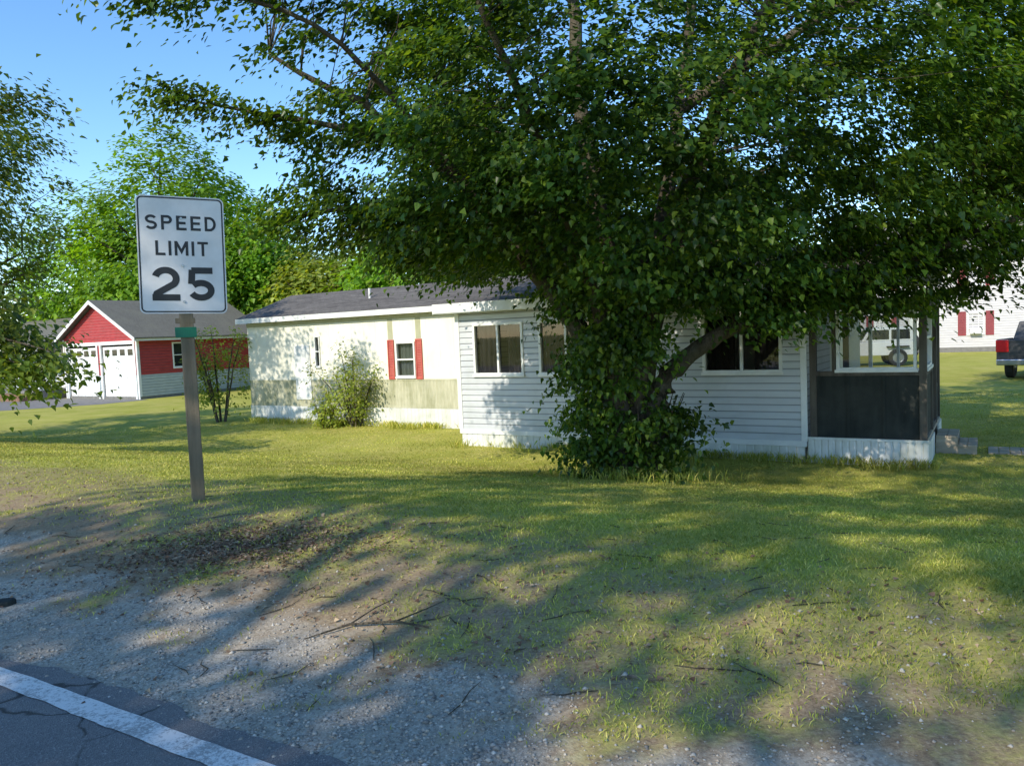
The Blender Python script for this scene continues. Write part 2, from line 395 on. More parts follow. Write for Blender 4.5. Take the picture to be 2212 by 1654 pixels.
def ellip_clusters(rng,n,c,rx,ry,rup,rdn,thr=.42,nsc=.35,k=0,inner=.3,pdn=2):
    out=[]
    tot=0
    while tot<n:
        p=rng.uniform(-1,1,(n*4,3))
        dz=np.where(p[:,2]>0,p[:,2]**2,np.abs(p[:,2])**pdn)
        e=np.sqrt(p[:,0]**2+p[:,1]**2+dz)
        pos=np.stack([c[0]+p[:,0]*np.where(p[:,0]<0,rx[0],rx[1]),c[1]+p[:,1]*np.where(p[:,1]<0,ry[0],ry[1]),c[2]+p[:,2]*np.where(p[:,2]>0,rup,rdn)],1)
        nn=n3(pos,nsc,k);n2=n3(pos,nsc*2.6,k+5)
        ok=(e<.80+.5*(n2-.3))&(rng.random(len(e))<np.clip((e-inner)/.5,.08,1))&(nn>thr)
        pos=pos[ok];out.append(pos);tot+=len(pos)
    return np.concatenate(out)[:n]
def gen_limbs(rng,base,h,r,zc,nl=8,r0=.2):
    base=np.array(base,float)
    top=base+np.array([rng.normal()*.4,rng.normal()*.4,h*.88])
    L=[([base-[0,0,.1],base+(top-base)*.3+rng.normal(size=3)*.1,base+(top-base)*.65+rng.normal(size=3)*.15,top],r0,.02)]
    for i in range(nl):
        a=2*math.pi*(i+rng.random()*.6)/nl;t=zc/h+(1-zc/h)*.75*i/nl
        p=base+(top-base)*t;rr=r*(.75 if t<.6 else .55)
        e=p+np.array([math.cos(a)*rr,math.sin(a)*rr,h*.14+rng.random()*.1*h])
        m=(p+e)/2+np.array([0,0,-.02*h])
        L.append(([p,m,e],r0*.45,.015))
    return L
def simple_tree(name,label,x,y,h,r,zb,lmat,seed,ncl,per,lsize,crad,thr=.42,nsc=.22,r0=.22,inner=.35,twigp=.25,sprays=()):
    rng=np.random.default_rng(seed);z0=float(zt(x,y));zc=z0+zb+(h-zb)*.42
    cen=ellip_clusters(rng,ncl,(x,y,zc),(r,r),(r,r),z0+h-zc,zc-z0-zb,thr,nsc,seed,inner)
    limbs=gen_limbs(rng,(x,y,z0),h,r,zb,9,r0)
    for (p0,p1,n,sp) in sprays:
        p0=np.array(p0,float);p1=np.array(p1,float)
        limbs.append(([np.array([x,y,p0[2]-.3]),p0,p1],.05,.008))
        cen=np.concatenate([cen,np.array([p0*(1-t)+p1*t+rng.normal(size=3)*sp for t in np.linspace(.1,1,n)])])
    return build_tree(name,label,(x,y,z0),limbs,cen,crad,per,lsize,lmat,seed+1,(x,y,zc),twigp,.6)

# ---------------------------------------------------------------- ground
def graded(a,b,st,far):
    c=list(np.arange(a,b+1e-6,st));s=st;x=c[-1]
    while x<far: s*=1.17;x+=s;c.append(x)
    s=st;x=c[0];l=[]
    while x>-far: s*=1.17;x-=s;l.append(x)
    return np.array(l[::-1]+c)
xs=graded(-9,11,.10,420);ys=graded(1.0,15,.10,420)
gx,gy=np.meshgrid(xs,ys)
gz=zt(gx,gy)
V=np.stack([gx.ravel(),gy.ravel(),gz.ravel()],1)
nx=len(xs);ny=len(ys)
ii,jj=np.meshgrid(np.arange(nx-1),np.arange(ny-1));b0=(jj*nx+ii).ravel()
me=fast_mesh("ground",V,np.stack([b0,b0+1,b0+nx+1,b0+nx],1))
g1,g2,g3=masks(V[:,0],V[:,1])
far_=sdist(V[:,0],V[:,1])<-5
g3=np.where(far_,1,g3);g1=np.where(far_,0,g1)
ca=me.color_attributes.new("mask",'FLOAT_COLOR','POINT')
ca.data.foreach_set("color",np.stack([g1,g2,g3,np.ones_like(g1)],1).astype(np.float32).ravel())
me.polygons.foreach_set("use_smooth",[True]*len(me.polygons))
o=add(me,"ground",M['ground']);o["kind"]="structure"
rng=np.random.default_rng(3)
def strip(name,s0,s1,z,mat,L0=-260,L1=260,jag=0):
    ts=np.concatenate([np.arange(L0,-12,8),np.arange(-12,12,.04),np.arange(12,L1,8)])
    e0=np.full(len(ts),s0)-(fbm(ts*9,ts*0+1,3)-.5)*jag*.6;e1=s1+(fbm(ts*4,ts*0+5,4,6)-.5)*jag
    n=np.array([.518,.855]);e=np.array([.855,-.518])
    A=ts[:,None]*e+e0[:,None]*n;Bq=ts[:,None]*e+e1[:,None]*n
    V=np.concatenate([np.c_[A,np.full(len(ts),z)],np.c_[Bq,np.full(len(ts),z)]])
    k=len(ts);i=np.arange(k-1)
    o=add(fast_mesh(name,V,np.stack([i,i+1,i+1+k,i+k],1)),name,mat);o["kind"]="structure";return o
strip("road",-5.0,1.83,.006,M['asphalt'],jag=.20)
strip("road_edge_line",1.63,1.735,.010,M['line'],jag=.03)
root_g=(-16.7,34.5,-.75)
def loc2w(o,x,y,z=0): return (o[0]+x*.848+y*.530,o[1]-x*.530+y*.848,o[2]+z)
b=Bd();b.poly(*[loc2w(root_g,x,y,.006) for x,y in((-22,-6.3),(-8,-7),(-2.5,-6.6),(.6,-2.2),(.7,-.06),(-22,-.06))])
o=b.obj("driveway",M['conc']);o["kind"]="structure"

# ---------------------------------------------------------------- generic window
def window(parent,loc,rotz,w,h,split='v',curtain=None,bar=.05,opaque=False,name="window",sill=True,grid=0):
    b=Bd();f=bar;y0,y1=-.045,.05
    b.box(0,w,y0,y1,0,f);b.box(0,w,y0,y1,h-f,h);b.box(0,f,y0+.001,y1,f,h-f);b.box(w-f,w,y0+.001,y1,f,h-f)
    if split=='v': b.box(w/2-.022,w/2+.022,y0+.006,y1-.01,f,h-f)
    if split=='h': b.box(f,w-f,y0+.006,y1-.01,h/2-.02,h/2+.02)
    if grid:
        for i in range(1,grid): b.box(w*i/grid-.012,w*i/grid+.012,-.02,.0,f,h-f)
        for i in (1,3): b.box(f,w-f,-.019,.001,h*i/4-.012,h*i/4+.012)
    if sill: b.box(-.02,w+.02,y0-.02,y0-.001,-.03,.015)
    win=b.obj(name,M['white'],parent,loc,(0,0,rotz),bevel=.004)
    Bd().poly((f,.012,f),(w-f,.012,f),(w-f,.012,h-f),(f,.012,h-f)).obj("pane",M['dglass'] if opaque else M['glass'],win)
    if curtain:
        for (a,c,mt) in curtain:
            b=Bd();xx=np.linspace(w*a,w*c,40);sheet(b,[(x,.10+.018*math.sin(x*55)+.01*math.sin(x*23)) for x in xx],0.02,h-.02)
            b.obj("curtain",M[mt],win)
    return win
# ---------------------------------------------------------------- mobile home
A=(-1.05,15.56,-.75)
home=empty("mobile_home","long cream mobile home with white clapboard addition and dark roof","mobile home",A,(0,0,ROT))
L0,L1,Q0,Q1=-9.17,6.64,2.3,6.1
holesT=[(-3.57,-3.01,1.27,2.12),(-6.42,-6.27,1.57,2.36)]
b=Bd();sheet(b,ribs(L0,0.0,.41,.008,Q0,.94),1.2,2.76,holesT);b.poly((L1,Q0,0),(L1,Q1,0),(L1,Q1,2.9),(L1,(Q0+Q1)/2,3.6),(L1,Q0,2.9))
b.poly((L0,Q0,0),(L0,Q1,0),(L0,Q1,2.9),(L0,(Q0+Q1)/2,3.6),(L0,Q0,2.9));b.poly((L0,Q1,0),(L1,Q1,0),(L1,Q1,2.9),(L0,Q1,2.9))
b.poly((L0,Q0+.01,2.85),(L1,Q0+.01,2.85),(L1,Q1,2.85),(L0,Q1,2.85)); b.poly((L0,Q0+.01,.5),(L1,Q0+.01,.5),(L1,Q1,.5),(L0,Q1,.5))
w=b.obj("wall",M['cream'],home);w["label"]="cream ribbed aluminium wall with stains"
b=Bd();sheet(b,ribs(L0,0,.105,.010,Q0-.004,.6),.5,1.17);b.box(L0,0,Q0-.022,Q0-.003,1.165,1.205);b.box(L0,0,Q0-.026,Q0-.003,.475,.505)
o=b.obj("wainscot",M['olive'],home);o["label"]="faded olive green ribbed lower wall band"
b=Bd();sheet(b,ribs(L0,0,.07,.008,Q0-.02,.6),2.72,2.9)
for x in (-3.76,-2.86):b.box(x-.08,x+.08,Q0-.016,Q0-.0085,2.21,2.72)
b.obj("frieze",M['olive2'],home)
b=Bd();sheet(b,ribs(L0,0,.12,.012,Q0-.03,.7),-.05,.475);b.obj("skirting",M['skirt'],home)
b=Bd();b.box(-7.24,-6.65,Q0-.035,Q0-.009,.66,2.14);b.box(-7.20,-6.69,Q0-.042,Q0-.0355,.70,2.10)
b.obj("door",M['white'],home,bevel=.004)
window(home,(-3.6,Q0,1.25),0,.62,.89,'h',[(.0,1,'curtain2')],.045)
window(home,(-6.44,Q0,1.55),0,.19,.83,'h',None,.03,name="window")
def shutter(x0,x1,z0,z1,y,mat,parent):
    b=Bd();b.box(x0,x0+.03,y-.03,y,z0,z1);b.box(x1-.03,x1,y-.03,y,z0,z1);b.box(x0+.03,x1-.03,y-.028,y,z0,z0+.05);b.box(x0+.03,x1-.03,y-.028,y,z1-.05,z1)
    k=int((z1-z0-.1)/.04)
    for i in range(k):
        z=z0+.05+i*(z1-z0-.1)/k;b.poly((x0+.03,y-.024,z),(x1-.03,y-.024,z),(x1-.03,y-.006,z+.034),(x0+.03,y-.006,z+.034))
    return b.obj("shutter",mat,parent)
shutter(-3.85,-3.65,1.2,2.2,Q0-.017,M['shutter'],home);shutter(-2.95,-2.75,1.2,2.2,Q0-.017,M['shutter'],home)
def slab(b,p0,p1,q0,z0,q1,z1,t=.05):
    b.prism([(q0,z0),(q1,z1),(q1,z1-t),(q0,z0-t)],p0,p1,'x')
QM=4.2
b=Bd();b.prism([(Q0-.22,2.97),(QM,3.70),(Q1+.25,2.97),(Q1+.25,2.92),(QM,3.65),(Q0-.22,2.92)],L0-.2,L1+.1,'x')
roof=b.obj("roof",M['roof'],home)
Bd().tube([(-5.2,3.2,3.25),(-5.2,3.2,3.62)],[.035,.035],8).obj("vent_pipe",M['white'],roof)
b=Bd();b.box(L0-.19,-.3,Q0-.245,Q0-.222,2.83,2.965);b.box(L0-.19,-.3,Q0-.22,Q0-.03,2.90,2.915);
b.prism([(Q0-.22,2.915),(QM,3.645),(QM,3.52),(Q0-.22,2.80)],L0-.22,L0-.203,'x')
b.obj("fascia",M['white'],home)
holesA=[(.40,1.52,1.44,2.43),(1.90,3.02,1.44,2.43),(5.05,6.30,1.44,2.43)]
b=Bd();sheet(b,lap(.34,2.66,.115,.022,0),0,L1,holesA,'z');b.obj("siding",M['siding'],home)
b=Bd();b.poly((0,0,0),(0,Q0,0),(0,Q0,3.2),(0,0,2.75));b.poly((0,.02,.4),(L1,.02,.4),(L1,Q0,.4),(0,Q0,.4));b.poly((L1,0.02,0),(L1,Q0,0),(L1,Q0,3.2),(L1,0.02,2.75))
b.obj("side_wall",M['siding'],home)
b=Bd();b.box(-.045,.05,-.035,-.0005,.34,2.66);b.box(L1-.05,L1+.045,-.035,-.0005,.34,2.66);b.box(-.03,L1+.03,-.04,-.001,.25,.34)
b.obj("corner_trim",M['white'],home,bevel=.004)
b=Bd();sheet(b,ribs(0,L1,.13,.014,-.004,.65),-.05,.25);b.obj("skirting",M['skirt'],home)
cu=[(.04,.40,'curtain'),(.64,.97,'curtain')]
for (x0,x1) in((.38,1.54),(1.88,3.04),(5.03,6.32)):
    window(home,(x0,0,1.42),0,x1-x0,1.03,'v',cu,.05)
b=Bd();slab(b,-.38,8.55,-.28,2.86,QM+.05,3.76,.05);b.obj("roof",M['roof'],home)
b=Bd();b.box(-.39,8.56,-.305,-.282,2.68,2.865);b.box(-.37,8.54,-.28,-.02,2.665,2.68)
b.prism([(-.28,2.805),(QM,3.70),(QM,3.56),(-.28,2.665)],-.405,-.383,'x');b.obj("fascia",M['white'],home)
P0,P1,PQ=6.72,8.34,3.3
b=Bd();b.box(P0,P1,.1,PQ,.36,.405)
porch=b.obj("porch",M['deck'],home);porch["label"]="screened porch framed in dark weathered wood"
def pb(name,mat,*bx,bevel=.003):
    for q in bx: Bd().box(*q).obj(name,M[mat],porch,bevel=bevel)
pb("post",'darkwood',*[(x-.05,x+.05,y-.05,y+.05,.05,2.60) for (x,y) in((P0+.05,.05),(P1-.05,.05),(P1-.05,1.35),(P1-.05,PQ-.05),(P0+.05,PQ-.05),(P1-.05,2.35))])
pb("rail",'darkwood',(P0+.1,P1-.1,.01,.09,2.36,2.52),(P1-.09,P1-.01,.1,PQ-.1,2.38,2.50),(P0+.1,P1-.1,0,.1,1.36,1.43),(P1-.1,P1,.1,1.30,1.36,1.43),(P0+.1,P1-.1,PQ-.09,PQ-.01,2.3,2.5),(P0+.33,P0+.38,.0,.09,1.431,2.36),(P1-.09,P1-.01,1.4,2.3,.40,.46),(P1-.08,P1-.03,2.40,3.2,.95,1.02))
pb("panel",'panel',(P0+.1,P1-.1,.03,.06,.41,1.36),(P1-.06,P1-.03,.1,1.30,.41,1.36),(P0+.1,P1-.1,PQ-.06,PQ-.03,.41,1.2),(P1-.06,P1-.03,2.4,PQ-.1,.41,.95),bevel=0)
pb("batten",'panel',(P0+.55-.02,P0+.55+.02,.015,.029,.42,1.35),(P0+1.05-.02,P0+1.05+.02,.015,.029,.42,1.35),bevel=0)
b=Bd();sheet(b,ribs(P0-.04,P1+.02,.1,.016,-.012,.6),-.05,.37);b.box(P0-.04,P1+.03,-.035,-.001,.37,.409);b.obj("skirting",M['skirt'],porch)
pb("skirting",'skirt',(P1+.002,P1+.02,0,1.40,-.05,.36),(P1+.002,P1+.02,2.4,PQ,-.05,.36),bevel=0)
window(porch,(P0+.39,.05,1.44),0,1.10,.90,None,None,.045)
window(porch,(P1-.05,.14,1.44),rad(90),1.12,.92,'h',None,.05)
window(porch,(P0+.45,PQ-.05,1.22),0,1.0,1.06,'v',None,.06)
for q in (((P0+.1,PQ-.05,1.2),(P0+.45,PQ-.05,1.2),(P0+.45,PQ-.05,2.3),(P0+.1,PQ-.05,2.3)),((P0+.1,.05,1.43),(P0+.33,.05,1.43),(P0+.33,.05,2.36),(P0+.1,.05,2.36))):
    Bd().poly(*q).obj("screen",M['screen'],porch)
b=Bd()
for i,(x0,x1,z) in enumerate(((P1+.03,P1+.34,.26),(P1+.34,P1+.60,.12))):
    for k in range(2): 
        w_=(x1-x0)/2;b.box(x0+k*w_+.005,x0+(k+1)*w_-.005,1.45,2.35,z,z+.03)
    b.box(x0,x1,1.47,1.50,-.05,z);b.box(x0,x1,2.3,2.33,-.05,z)
b.obj("steps",M['deck'],porch)
bw=Bd()
for i in range(48):
    x=P1+.75+i*.15;bw.box(x,x+.14,1.6+.02*math.sin(i*2.1),2.3+.02*math.sin(i*3.3),-.01,.02)
o=bw.obj("boardwalk",M['deck'],None,A,(0,0,ROT));o["kind"]="structure"

# ---------------------------------------------------------------- garage
gar=empty("garage","red sided garage with white gable trim and two white doors","garage",root_g,(0,0,ROT))
def side_of(prof,a,c,holes):
    bb=Bd();sheet(bb,prof,a,c,holes,'z');bb.v=[(-y,x,z) for (x,y,z) in bb.v];return bb
b=Bd();sheet(b,lap(1.1,2.85,.13,.02,0),-6,0,[(-5.75,-3.2,-1,2.5),(-2.8,-.25,-1,2.5)],'z')
pr=lap(2.85,4.45,.13,.02,0)
for (t0,y0),(t1,y1) in zip(pr[:-1],pr[1:]):
    h0=3*(1-(t0-2.85)/1.62);h1=3*(1-(t1-2.85)/1.62);b.poly((-3-h0,y0,t0),(-3+h0,y0,t0),(-3+h1,y1,t1),(-3-h1,y1,t1))
bb=side_of(lap(1.1,2.85,.13,.02,0),0,7,[(1.75,2.65,1.35,2.5)])
off=len(b.v);b.v+=bb.v;b.f+=[tuple(i+off for i in f) for f in bb.f]
b.poly((-6,0,0),(-6,7,0),(-6,7,2.85),(-6,0,2.85));b.poly((-6,7,0),(0,7,0),(0,7,2.85),(-3,7,4.45),(-6,7,2.85))
b.obj("wall",M['red'],gar)
for x0,x1 in((-6,-5.75),(-3.2,-2.8),(-.25,0)):
    b=Bd();sheet(b,lap(.12,1.1,.13,.02,0),x0,x1,[],'z');b.obj("lower_siding",M['grsiding'],gar)
side_of(lap(.12,1.1,.13,.02,0),0,7,[]).obj("lower_siding",M['grsiding'],gar)
Bd().box(-6,0,0,7,-.05,.12).obj("foundation",M['conc'],gar)
def gdoor(x0):
    b=Bd();w=2.55
    for r in range(4):
        z0=.02+r*.6;b.box(x0+.02,x0+w-.02,.05,.09,z0,z0+.59)
        if r<3:
            for c in range(4):b.box(x0+.1+c*.61,x0+.1+c*.61+.5,.035,.049,z0+.1,z0+.5)
    d=b.obj("door",M['white'],gar)
    for c in range(4):
        Bd().box(x0+.16+c*.61,x0+.16+c*.61+.38,.04,.049,2.0,2.28).obj("pane",M['dglass'],d)
gdoor(-5.75);gdoor(-2.8)
b=Bd()
for x0,x1 in((-5.87,-5.75),(-3.2,-3.08),(-2.92,-2.8),(-.25,-.13)):b.box(x0,x1,-.05,.03,.0,2.5)
b.box(-5.87,-.13,-.052,.03,2.5,2.66);b.box(-6.03,-5.93,-.045,.02,0,2.85);b.box(-.06,.04,-.045,-.001,0,2.85);b.box(.001,.045,-.02,.08,.12,2.85)
for sgn in(1,-1):
    b.prism([(-3,4.60),(-3+sgn*3.4,2.76),(-3+sgn*3.4,2.60),(-3,4.43)],-.36,-.33,'y')
b.box(.30,.33,-.3,7.3,2.62,2.76)
b.obj("trim",M['white'],gar)
b=Bd();b.prism([(-6.45,2.74),(-3,4.62),(.38,2.78),(.38,2.72),(-3,4.55),(-6.45,2.68)],-.34,7.3,'y');b.obj("roof",M['roofg'],gar)
window(gar,(0.0,1.72,1.32),rad(90),.96,1.2,'h',None,.07,True)
nb=empty("white_house","pale sided house with white porch columns and brick steps","house",loc2w(root_g,-6.4,.8),(0,0,ROT))
b=Bd();sheet(b,lap(.2,2.9,.14,.02,0),-14,-.0,[],'z');b.poly((0,0,0),(0,8,0),(0,8,2.9),(0,4,4.9),(0,0,2.9));b.obj("wall",M['grsiding'],nb)
b=Bd();b.prism([(-2.0,2.75),(4,4.3),(9,2.8),(9,2.7),(4,4.2),(-2.0,2.65)],-14.4,.2,'x');b.obj("roof",M['roofg'],nb)
b=Bd();b.box(-14.3,.15,-2.02,-1.9,2.45,2.66);b.obj("fascia",M['white'],nb)
Bd().box(-14,-.2,-1.8,0,-.02,.45).obj("porch",M['conc'],nb)
for x in(-.5,-2.4,-5,-7.6):
    b=Bd();b.tube([(x,-1.6,.55),(x,-1.6,2.36)],[.11,.09],12);b.box(x-.15,x+.15,-1.75,-1.45,.45,.55);b.box(x-.15,x+.15,-1.75,-1.45,2.36,2.45);b.obj("column",M['white'],nb)
b=Bd();b.box(-3.6,-.3,-2.7,-1.8,-.02,.16);b.box(-3.6,-.3,-2.4,-1.8,.16,.31);b.obj("steps",M['brick'],nb,bevel=.01)
window(nb,(-3.2,0,1.0),0,1.0,1.4,'h',None,.07,True);window(nb,(-6.6,0,1.0),0,1.0,1.4,'h',None,.07,True)
b=Bd();b.box(-1.9,-1.0,-.05,-.022,.45,2.5);b.box(-1.8,-1.1,-.06,-.051,1.5,2.3);b.obj("door",M['white'],nb)
fh=empty("shuttered_house","two storey pale clapboard house with dark red shutters","house",(22.0,50.2,-.75),(0,0,ROT))
b=Bd();sheet(b,lap(.3,5.8,.15,.02,0),0,15,[],'z');b.poly((0,0,0),(0,9,0),(0,9,5.8),(0,4.5,8.6),(0,0,5.8));b.poly((15,0,0),(15,9,0),(15,9,5.8),(15,4.5,8.6),(15,0,5.8));b.obj("wall",M['hsiding'],fh)
Bd().box(-.02,15.02,-.02,9,-.05,.3).obj("foundation",M['conc'],fh)
b=Bd();b.prism([(-.5,5.75),(4.5,8.8),(9.5,5.75),(9.5,5.65),(4.5,8.7),(-.5,5.65)],-.4,15.4,'x');b.obj("roof",M['roofg'],fh)
for zz in(1.05,4.0):
    for x in(1.6,6.7,11.5):
        wn=window(fh,(x,-.02,zz),0,.9,1.35,'h',None,.08,True,grid=3)
        shutter(x-.48,x-.06,zz-.05,zz+1.4,-.025,M['shutterd'],fh);shutter(x+.96,x+1.38,zz-.05,zz+1.4,-.025,M['shutterd'],fh)
b=Bd();b.box(6.85,7.45,-.40,-.07,1.1,1.45);b.obj("air_conditioner",M['white'],fh,bevel=.02)
b=Bd();b.box(3.6,4.6,-.06,-.025,.3,2.5);b.box(3.75,4.45,-.07,-.061,1.5,2.3);b.obj("door",M['white'],fh)

# ---------------------------------------------------------------- vehicles
def wheel(parent,x,y,z,r,w,axis='y'):
    b=Bd();k=24
    prof=[(r*.62,-w/2),(r*.93,-w/2),(r,-w/2+.03),(r,w/2-.03),(r*.93,w/2),(r*.62,w/2)]
    def ring(prof,b):
        n=len(b.v)
        for i in range(k):
            a=2*math.pi*i/k
            for (rr,yy) in prof:b.v.append((rr*math.cos(a),yy,rr*math.sin(a)))
        m=len(prof)
        for i in range(k):
            j=(i+1)%k
            for t in range(m-1):b.f.append((n+i*m+t,n+i*m+t+1,n+j*m+t+1,n+j*m+t))
    ring(prof,b);rot=(0,0,0) if axis=='y' else (0,0,rad(90))
    t=b.obj("wheel",M['black'],parent,(x,y,z),rot,smooth=False)
    b=Bd();ring([(.0,-w*.3),(r*.2,-w*.34),(r*.55,-w*.25),(r*.62,-w*.48),(r*.62,w*.48),(r*.55,w*.25),(0,w*.3)],b);b.obj("rim",M['steel'],t)
def pickup(loc,ang):
    t=empty("pickup_truck","dark grey pickup truck with red tail lights parked on grass","truck",loc,(0,0,ang))
    b=Bd()
    def side(y0,y1):
        pts=[(0,.62),(0,1.36),(2.05,1.36),(2.06,1.30),(4.2,1.28),(5.5,1.16),(5.75,1.0),(5.78,.6),(5.3,.5)]
        for a in np.linspace(0,math.pi,8):pts.append((4.75+.46*math.cos(a),.45+.46*math.sin(a)))
        pts.extend([(4.1,.42),(1.95,.42)])
        for a in np.linspace(0,math.pi,8):pts.append((1.35+.46*math.cos(a),.45+.46*math.sin(a)))
        pts.append((.8,.52))
        b.prism(pts,y0,y1,'y')
    side(-1.0,-.9);side(.9,1.0)
    b.box(0.01,.07,-.9,.9,.62,1.34);b.box(.07,5.2,-.9,.9,.60,.68);b.box(2.0,2.06,-.9,.9,.68,1.34)
    b.prism([(4.15,1.27),(5.5,1.15),(5.74,1.0),(5.77,.62),(5.2,.6),(4.1,.6)],-.9,.9,'y')
    b.obj("body",M['graypaint'],t,bevel=.02)
    b=Bd()
    v=[(2.1,-.92,1.31),(4.2,-.92,1.29),(4.2,.92,1.29),(2.1,.92,1.31),(2.25,-.76,1.92),(3.5,-.76,1.93),(3.5,.76,1.93),(2.25,.76,1.92)]
    b.v=v;b.f=[(4,5,6,7),(0,1,5,4),(2,3,7,6),(3,0,4,7),(1,2,6,5),(0,3,2,1)];b.obj("cab",M['graypaint'],t,bevel=.03)
    b=Bd();b.poly((2.155,-.72,1.42),(2.155,.72,1.42),(2.235,.64,1.82),(2.235,-.64,1.82)).poly((4.1,-.78,1.37),(4.1,.78,1.37),(3.58,.66,1.87),(3.58,-.66,1.87))
    for s in(-1,1):b.poly((2.3,s*.905,1.40),(3.1,s*.905,1.39),(3.1,s*.80,1.85),(2.4,s*.80,1.85)).poly((3.16,s*.905,1.39),(3.95,s*.905,1.38),(3.5,s*.80,1.85),(3.16,s*.80,1.85))
    b.obj("window",M['dglass'],t)
    for s in(-1,1):
        y0=.64 if s>0 else -1.015
        Bd().box(-.03,.24,y0,y0+.375,.94,1.34).obj("tail_light",M['rlight'],t,bevel=.02)
    b=Bd();b.box(-.16,-.04,-.98,.98,.5,.70);b.obj("bumper",M['chrome'],t,bevel=.03)
    b=Bd();b.box(-.01,.009,-.60,.60,.80,1.2);b.obj("tailgate",M['graypaint'],t,bevel=.005)
    Bd().box(-.03,-.011,-.12,.12,1.2,1.27).obj("handle",M['black'],t)
    for x in(1.35,4.75):
        for y in(-.84,.84):wheel(t,x,y,.39,.39,.25)
    return t
pickup((17.0,25.1,-.75),rad(46))
def jeep(loc,ang):
    t=empty("jeep","white boxy off road car with a spare wheel on its tailgate","car",loc,(0,0,ang))
    b=Bd();b.prism([(0,.5),(0,1.15),(2.35,1.15),(2.4,1.12),(3.75,1.05),(3.85,.55),(3.6,.5)],-.75,.75,'y');b.obj("body",M['wpaint'],t,bevel=.03)
    b=Bd();b.prism([(.02,1.15),(.08,1.80),(1.9,1.82),(2.3,1.15)],-.72,.72,'y');b.obj("cabin",M['wpaint'],t,bevel=.04)
    b=Bd();b.poly((.02,-.55,1.25),(.02,.55,1.25),(.055,.55,1.68),(.055,-.55,1.68)).poly((2.26,-.6,1.25),(2.26,.6,1.25),(2.0,.6,1.72),(2.0,-.6,1.72))
    for s in(-1,1):b.poly((.2,s*.727,1.25),(1.0,s*.727,1.25),(1.0,s*.727,1.7),(.22,s*.727,1.7)).poly((1.1,s*.727,1.25),(2.1,s*.727,1.25),(1.85,s*.727,1.7),(1.1,s*.727,1.7))
    b.obj("window",M['dglass'],t)
    for x in(.75,3.15):
        for s in(-1,1):Bd().box(x-.48,x+.48,s*.85-.1,s*.85+.1,.88,.94).obj("fender",M['black'],t,bevel=.02)
    for x in(.75,3.15):
        for y in(-.8,.8):wheel(t,x,y,.40,.40,.25)
    wheel(t,-.16,0,1.0,.38,.22,'x')
    for s in(-1,1):Bd().box(-.03,.05,s*.68-.06,s*.68+.06,.85,1.05).obj("tail_light",M['rlight'],t)
    Bd().box(-.12,-.005,-.8,.8,.48,.62).obj("bumper",M['black'],t,bevel=.02)
jeep((18.95,36.4,-.75),rad(165))

# ---------------------------------------------------------------- speed sign
px,py=-2.67,6.40;pz=float(zt(px,py))
sign=empty("speed_limit_sign","white speed limit sign on a weathered wooden post beside the road","road sign",(px,py,pz),(0,0,rad(25)))
b=Bd();n=14;zz=np.linspace(-.25,2.42-pz,n)
rs=np.random.default_rng(9)
V=[];F=[]
pw=.052
for i,z in enumerate(zz):
    for (sx,sy) in((-1,-1),(1,-1),(1,1),(-1,1)):
        V.append((sx*pw+rs.normal()*.0015,sy*pw+rs.normal()*.0015+.05,z))
for i in range(n-1):
    for k in range(4):F.append((i*4+k,i*4+(k+1)%4,(i+1)*4+(k+1)%4,(i+1)*4+k))
F.append((n*4-4,n*4-3,n*4-2,n*4-1));b.v=V;b.f=F
b.obj("post",M['wood'],sign,bevel=.006)
SW,SH=.665,.955;zc=2.215-pz
def rrect(w,h,r,k=6):
    p=[]
    for (cx,cy,a0) in((w/2-r,h/2-r,0),(-w/2+r,h/2-r,90),(-w/2+r,-h/2+r,180),(w/2-r,-h/2+r,270)):
        for i in range(k+1):
            a=rad(a0+90*i/k);p.append((cx+r*math.cos(a),cy+r*math.sin(a)))
    return p
b=Bd();b.prism(rrect(SW,SH,.045),-.008,-.004,'y')
plate=b.obj("plate",M['signwhite'],sign,(0,0,zc),(0,rad(1.3),0))
b=Bd();o_=rrect(SW-.020,SH-.020,.038);i_=rrect(SW-.042,SH-.042,.030);k=len(o_)
for i in range(k):
    j=(i+1)%k;b.poly((o_[i][0],-.0095,o_[i][1]),(o_[j][0],-.0095,o_[j][1]),(i_[j][0],-.0095,i_[j][1]),(i_[i][0],-.0095,i_[i][1]))
b.obj("border",M['signblack'],plate)
b=Bd();b.prism(rrect(SW-.004,SH-.004,.05),-.0035,-.001,'y');b.obj("backing",M['steel'],plate)
def arc(cx,cy,rx,ry,a0,a1,n=18): return [(cx+rx*math.cos(rad(a)),cy+ry*math.sin(rad(a))) for a in np.linspace(a0,a1,n)]
